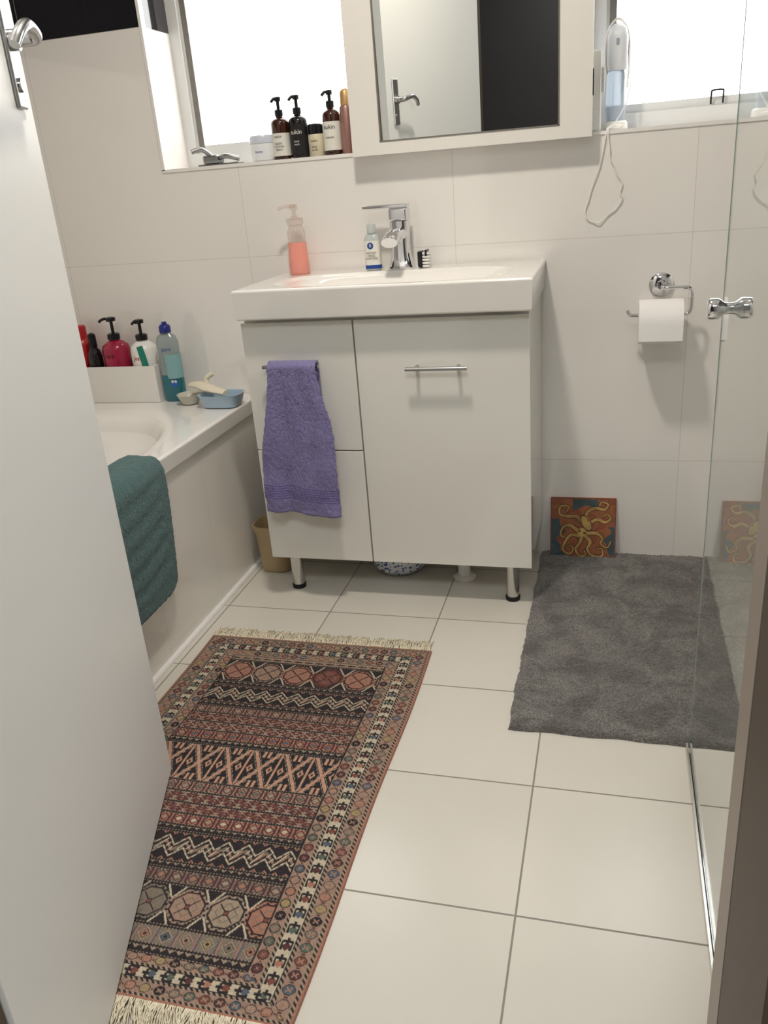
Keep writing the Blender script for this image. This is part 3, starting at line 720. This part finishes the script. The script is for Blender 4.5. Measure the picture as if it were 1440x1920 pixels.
# ------------------------------------------------------------------ patterned kilim rug
def kilim():
    nx,ny=389,655
    c={'k':L(46,40,42),'m':L(92,56,56),'o':L(174,124,104),'t':L(168,148,128),'w':L(204,190,166),'g':L(134,122,108),'b':L(90,100,112),'r':L(130,78,68),'y':L(168,148,104),'p':L(168,138,120),'e':L(96,106,94),'s':L(202,156,132)}
    c={a:np.array(b) for a,b in c.items()}
    C=np.zeros((ny,nx,3)); C[:]=c['k']
    yy,xx=np.mgrid[0:ny,0:nx]
    BW,BT,BB=66,58,50
    dn=np.minimum(np.minimum(xx,nx-1-xx)/BW,np.minimum(yy/BT,(ny-1-yy)/BB))
    side=(np.minimum(xx,nx-1-xx)/BW)<=np.minimum(yy/BT,(ny-1-yy)/BB)
    s=np.where(side,yy,xx).astype(int); t=dn*66
    pal=['r','b','o','k','e','m','p','y','g']
    def setm(mask,col): C[mask]=c[col]
    bd=dn<1
    setm(bd,'k'); setm(bd&(t<4),'o')
    def barber(a,b):
        mk=bd&(t>=a)&(t<b); setm(mk,'k'); setm(mk&(((s+t.astype(int))%6)<3),'t')
    def ros(a,b):
        mk=bd&(t>=a)&(t<b); setm(mk,'p'); per=16; ctr=(a+b)/2.0; hw=(b-a)/2.0
        aa=np.abs((s%per)-per/2.0+.5); bb=np.abs(t-ctr)*(7.5/hw); idx=(s//per)
        o_=np.maximum(np.maximum(aa,bb),(aa+bb)*.72)
        setm(mk&(o_<5.8),'k')
        for q,p_ in enumerate(pal):
            setm(mk&(o_<4.9)&((idx*5)%9==q),p_)
        setm(mk&(o_<3.4)&(np.abs(aa-bb)<1.0),'t'); setm(mk&(o_<1.4),'o')
        setm(mk&(aa>6.5)&(bb<1.5),'m')
    barber(4,8); ros(8,25); barber(25,29)
    mk=bd&(t>=29)&(t<45); setm(mk,'w'); per=20
    aa=(s%per)-10; bb=(t-37); idx=s//per
    for q,p_ in enumerate(['r','b','e','m','o']):
        setm(mk&((idx)%5==q)&(np.abs(aa)+np.abs(bb)<6)&(aa>-4),p_)
    setm(mk&(np.abs(bb)<1.4)&(aa<-2),'k')
    setm(mk&(np.abs(np.abs(bb)-5.5)<1.2)&(aa>-7)&(aa<3),'k'); setm(mk&(np.abs(aa+6)<1.2)&(np.abs(bb)<6),'k'); setm(mk&(np.abs(aa-3)<1.2)&(np.abs(bb)>3.5)&(np.abs(bb)<7),'k')
    setm(mk&(np.abs(bb)>7),'k')
    barber(45,49); ros(49,64); setm(bd&(t>=64),'k')
    fx0,fx1=BW,nx-BW; FXN=fx1-fx0
    def band(y0,y1,fn,edge='t'):
        H=y1-y0
        for j in range(y0,y1):
            v=j-y0
            for i in range(FXN):
                if v==0 or v==H-1: C[j,fx0+i]=c['k']; continue
                if v==1 or v==H-2:
                    C[j,fx0+i]=c[edge] if (i//2)%2 else c['k']; continue
                C[j,fx0+i]=c[fn(i,v,H)]
    def birds(i,v,H):
        a=i%18; q=abs(v-H/2)
        if q<1.2 and a<13: return 'k'
        if abs(a-4)<2 and q<H*.3: return 'g'
        if a>14 and q<H*.35: return 'o'
        return 't'
    def hexes(gr):
        def f(i,v,H):
            per=int(H*.84); a=abs((i%per)-per/2+.5); q=abs(v-(H-1)/2); R=H*.38
            o_=max(a*.9,q*.9,(a+q)*.66); idx=(i//per)
            fill=gr[idx%len(gr)]
            if o_<R-5:
                if a<3.5 and q<3.5: return 'r' if a+q<3.5 else 'k'
                if abs(a-q)<1.2 and 3<a<R*.55: return 'k'
                if abs(a+q-R*.62)<1.1: return 'g'
                return fill
            if o_<R-3.2: return 'k'
            if o_<R-.6: return fill if (i//3+v//3)%3 else 'k'
            e=per/2-a
            if e<1.8 and q<H*.16: return 'w'
            if abs(e-(q-H*.14)*.62)<1.3 and q>=H*.14: return 'w'
            return 'k'
        return f
    def ribbon(i,v,H):
        # two narrow stepped ribbons joined by hooked bars
        per=26; x=(i%per)/per; tri=abs(x*2-1)
        base=(H-1)*.5
        am=(H-1)*.20
        z1=base-am*1.7+am*1.5*tri; z2=base+am*.2+am*1.5*tri
        for z in (z1,z2):
            d=abs(v-z)
            if d<1.5: return 'w' if (i//2)%3 else 't'
            if d<2.5: return 'k'
        if z1<v<z2:
            u=(v-z1)/(z2-z1); ph=(i+int(v*.6))%9
            if ph<2: return 'w' if .2<u<.8 else 'k'
            if ph<5: return 'o' if .35<u<.65 else 'k'
            return 'g' if abs(u-.5)<.12 else 'k'
        q=min(v,H-1-v); h=abs(((i)%13)-6)
        if q+h<6: return 'o' if q+h>3 else 'm'
        return 'k'
    def tri_(i,v,H): return 't' if (abs(((i%10)-5))*(H/10.0)>v) else 'k'
    def hooks(bg,fg,fg2):
        def f(i,v,H):
            per=20; a=abs((i%per)-10+.5); q=abs(v-(H-1)/2); h=(H-1)/2
            if a+q*1.2<4: return fg2 if (i//per)%3 else 't'
            if abs(a+q*1.1-6.2)<1.1: return fg
            if abs(a-7.6)<1.1 and q<h*.7: return fg
            if abs(q-h*.70)<1.1 and 3.5<a<8.5: return fg
            return bg
        return f
    def meander(bg,fg,fg2):
        def f(i,v,H):
            per=22; x=i%per; q=v-(H-1)/2; h=(H-1)/2
            up=1 if x<11 else -1; a=(x%11)-5.5; q*=up
            if abs(a)+abs(q)<2.5: return fg2
            if abs(q+a*.8)<1.2: return fg
            if abs(abs(q)-h*.72)<1.1 and a*q<0: return fg
            if abs(abs(q)-h*.40)<1.0 and abs(a)>2.2 and a*q>0: return fg2
            if abs(abs(a)-5)<.8 and abs(q)<h*.75: return fg if (v//2)%2 else bg
            return bg
        return f
    def xbars(i,v,H):
        # pale salmon lattice of crossed bars and paired triangles on black
        per=44; x=i%per; h=(H-1)/2.0; q=(v-h); W=per/2.0; ce=x-W
        sl=(W-4)/(h-2)
        d1=abs(ce-q*sl); d2=abs(ce+q*sl); d=min(d1,d2)
        if d<2.6: return 's'
        if d<3.8: return 'k'
        if d<4.8: return 'w' if ((i+v)//2)%2 else 'k'
        e=W-abs(ce)
        if e<1.6: return 's'
        if e<2.8: return 'k'
        if abs(ce)>abs(q*sl)+7:
            m_=abs(abs(ce)-14)+abs(q)*.55
            if m_<2.0: return 'k'
            if m_<4.6: return 's'
        if abs(q)>h*.62 and abs(ce)<h*.9-abs(h-abs(q))*1.2-4 and abs(ce)<6: return 's' if abs(ce)>1.5 else 'k'
        return 'k'
    def diamonds(i,v,H):
        per=24; a=abs((i%per)-12+.5); q=abs(v-(H-1)/2); d=a+q*1.0; idx=(i//per)
        if d<3: return 'k'
        if d<5.5: return ['o','b','p','y','g'][idx%5]
        if d<7: return 'k'
        if d<9: return 't'
        if abs(a-11)<1.2: return ['b','o'][idx%2]
        return 'g'
    K=1.25
    seq=[(46,57,birds),(57,105,hexes(['o','p','o','r','o','p'])),(105,113,tri_),(113,148,ribbon),(148,156,tri_),(156,170,hooks('p','m','g')),(170,187,meander('m','p','o')),(187,203,meander('m','t','o')),(203,218,hooks('o','m','b')),
         (218,227,tri_),(227,285,xbars),(285,300,hooks('p','m','e')),(300,316,meander('m','t','r')),(316,331,meander('m','p','r')),(331,346,hooks('o','m','w')),(346,354,tri_),
         (354,391,ribbon),(391,399,tri_),(399,414,hooks('g','m','o')),(414,458,hexes(['o','b','g','p','t'])),(458,477,diamonds),(477,486,tri_)]
    for y0,y1,f in seq: band(int(y0*K),int(y1*K),f)
    rng=np.random.default_rng(3)
    C*= (1+rng.normal(0,.13,(ny,nx,1))); C=C*.86; C=np.clip(C,0,1)
    X0r,Y0r=-1.051,1.800; cs=.622/(nx-1); cy_=1.048/(ny-1)
    V=[]
    for j in range(ny):
        for i in range(nx):
            x=X0r+i*cs; y=Y0r-j*cy_
            x+= .003*math.sin(y*9)
            e=min(i,nx-1-i,j,ny-1-j)
            z=.0055+.0012*noise.noise(Vector((x*6,y*6,0)))+.0004*((i+j)%2)
            if e==0: z=.0007
            V.append((x,y,z))
    F=[(j*nx+i,(j+1)*nx+i,(j+1)*nx+i+1,j*nx+i+1) for j in range(ny-1) for i in range(nx-1)]
    e=empty('kilim_rug',(-.74,1.27,0),'long flat-woven rug with rust, black and cream bands and fringed ends','rug')
    o=mesh('woven_field',V,F,vcol_mat('kilim_wool',rough=.95,bump=.5,scale=500),parent=e)
    ca=o.data.color_attributes.new('Col','FLOAT_COLOR','POINT')
    ca.data.foreach_set('color',np.concatenate([C.reshape(-1,3),np.ones((ny*nx,1))],axis=1).astype(np.float32).ravel())
    M_fr=mat('fringe_cotton',L(230,220,196),.95,noise_scale=40,noise_amt=.1)
    for far in (True,False):
        V=[];F=[]
        n=760 if far else 720
        for q in range(n):
            x=X0r+.004+.614*((q+.5)/n)+random.uniform(-.004,.004)
            yb=Y0r-.002 if far else Y0r-1.046; d=1 if far else -1
            ln=random.uniform(.028,.054) if far else random.uniform(.030,.066)
            sk=random.uniform(-.014,.012)+(-.002 if far else .014)+.010*math.sin(q*.09)
            if x>X0r+.59: sk=min(sk,.002)
            wv=random.uniform(-.007,.007); ph=random.uniform(0,3)
            w=.0012; zb=.0050
            b=len(V); K_=7
            for k_ in range(K_+1):
                tt=k_/K_
                px=x+sk*tt**1.3+wv*math.sin(tt*5+ph)*tt; py=yb+d*ln*tt; pz=max(.0018,zb+ .007*math.sin(tt*pi)*random.random()-.003*tt)
                V+=[(px-w,py,pz),(px,py,pz+.0014),(px+w,py,pz)]
            for k_ in range(K_):
                a=b+k_*3
                F+=[(a,a+1,a+4,a+3),(a+1,a+2,a+5,a+4),(a,a+3,a+5,a+2)]
        fr=mesh('fringe',V,F,M_fr,smooth=True,parent=e,label='cream knotted cotton fringe'); fr['kind']='stuff'
kilim()

# ------------------------------------------------------------------ door
hx,hy=-.629,.505
ang=math.atan2(.9455,-.326)
MW=Matrix.Translation((hx,hy,0))@Matrix.Rotation(ang,4,'Z')
dr=box('door_1',(0,0,.012),(.791,.036,2.03),M_door,.002,2,mw=MW,kind='structure',label='open white painted door leaf')
def loc(p): return MW@Vector(p)
dh=bpy.data.objects.new('door_handle',None); dh.matrix_basis=MW@Matrix.Translation((.736,0,1.40)); COL.objects.link(dh)
PM[dh.name]=dh.matrix_basis.copy(); dh.parent=dr; dh.matrix_parent_inverse=MW.inverted()
PXD=.734; HZ=1.374
box('handle_plate',(PXD-.019,-.007,1.283),(PXD+.019,0,1.450),M_nickel,.0035,mw=MW,parent=dh)
tube('lever',[loc(p) for p in [(PXD,-.005,HZ),(PXD,-.034,HZ),(PXD-.005,-.044,HZ+.001),(PXD-.022,-.048,HZ+.005),(PXD-.055,-.049,HZ+.009),(PXD-.088,-.047,HZ-.004),(PXD-.105,-.042,HZ-.022)]],lambda t:.0105-.003*t,M_nickel,parent=dh,seg=16)
tube('rose',[loc((PXD,-.006,HZ)),loc((PXD,-.018,HZ))],.0145,M_nickel,parent=dh,smooth_n=0,seg=24)
tube('key_cover',[loc((PXD,-.006,1.315)),loc((PXD,-.011,1.315))],.010,M_satin,parent=dh,smooth_n=0,seg=20)

# ------------------------------------------------------------------ shower glass
sh=empty('shower_screen',(.178,1.03,0),'clear frameless glass shower screen with chrome knob','shower screen')
k=NT('clear_glass'); k.b.inputs['Base Color'].default_value=(*L(244,249,247),1); k.b.inputs['Roughness'].default_value=0; k.b.inputs['Transmission Weight'].default_value=1; k.b.inputs['IOR'].default_value=1.40
M_glass=k.m
box('glass_panel',(.174,.58,.019),(.182,1.492,2.1),M_glass,0,parent=sh)
box('edge_seal',(.1735,1.4922,.014),(.1825,1.4965,2.1),mat('green_glass_edge',L(132,156,146),.25),0,parent=sh)
boxes('floor_channel',[((.168,.58,.0003),(.188,1.50,.005)),((.168,.58,.005),(.172,1.50,.018)),((.184,.58,.005),(.188,1.50,.018))],M_satin,parent=sh)
lathe('knob',[(.0,-.037),(.014,-.036),(.0165,-.033),(.0165,-.020),(.010,-.012),(.009,-.005),(.009,.005),(.010,.012),(.0165,.020),(.0165,.033),(.014,.036),(0,.037)],(.178,1.41,.918),M_chrome,rot=Rx,seg=32,parent=sh)

# ------------------------------------------------------------------ lights
def area(name,loc_,size,power,col,rot=(0,0,0)):
    l=bpy.data.lights.new(name,'AREA'); l.energy=power; l.size=size; l.color=col; l.shape='DISK'
    o=bpy.data.objects.new(name,l); o.location=loc_; o.rotation_euler=rot; COL.objects.link(o); return o
area('ceiling_light',(-.46,1.45,2.46),.16,19,(1,.92,.82))
area('hall_light',(-.05,-.30,2.40),.7,22,(.97,.985,1.0))
w=bpy.data.worlds.new('w'); SC.world=w; w.use_nodes=True; w.node_tree.nodes['Background'].inputs[0].default_value=(.8,.9,1,1); w.node_tree.nodes['Background'].inputs[1].default_value=.5
try: SC.view_settings.view_transform='Standard'
except Exception: pass

# ------------------------------------------------------------------ camera
f=1552.0
Xa=Vector((0.9648,-0.0279,0.2615));Ya=Vector((0.2521,0.3816,-0.8893));Za=Vector((-0.0750,0.9239,0.3753))
Ya.normalize(); Za=(Za-Ya*Za.dot(Ya)).normalized(); Xa=Ya.cross(Za)
c=bpy.data.cameras.new('camera');c.sensor_fit='VERTICAL';c.sensor_height=24;c.lens=24*f/1920;c.clip_start=.02
co=bpy.data.objects.new('camera',c);COL.objects.link(co)
co.matrix_world=Matrix.Translation((0,0,1.15))@Matrix((Xa,Ya,Za)).to_4x4()
SC.camera=co
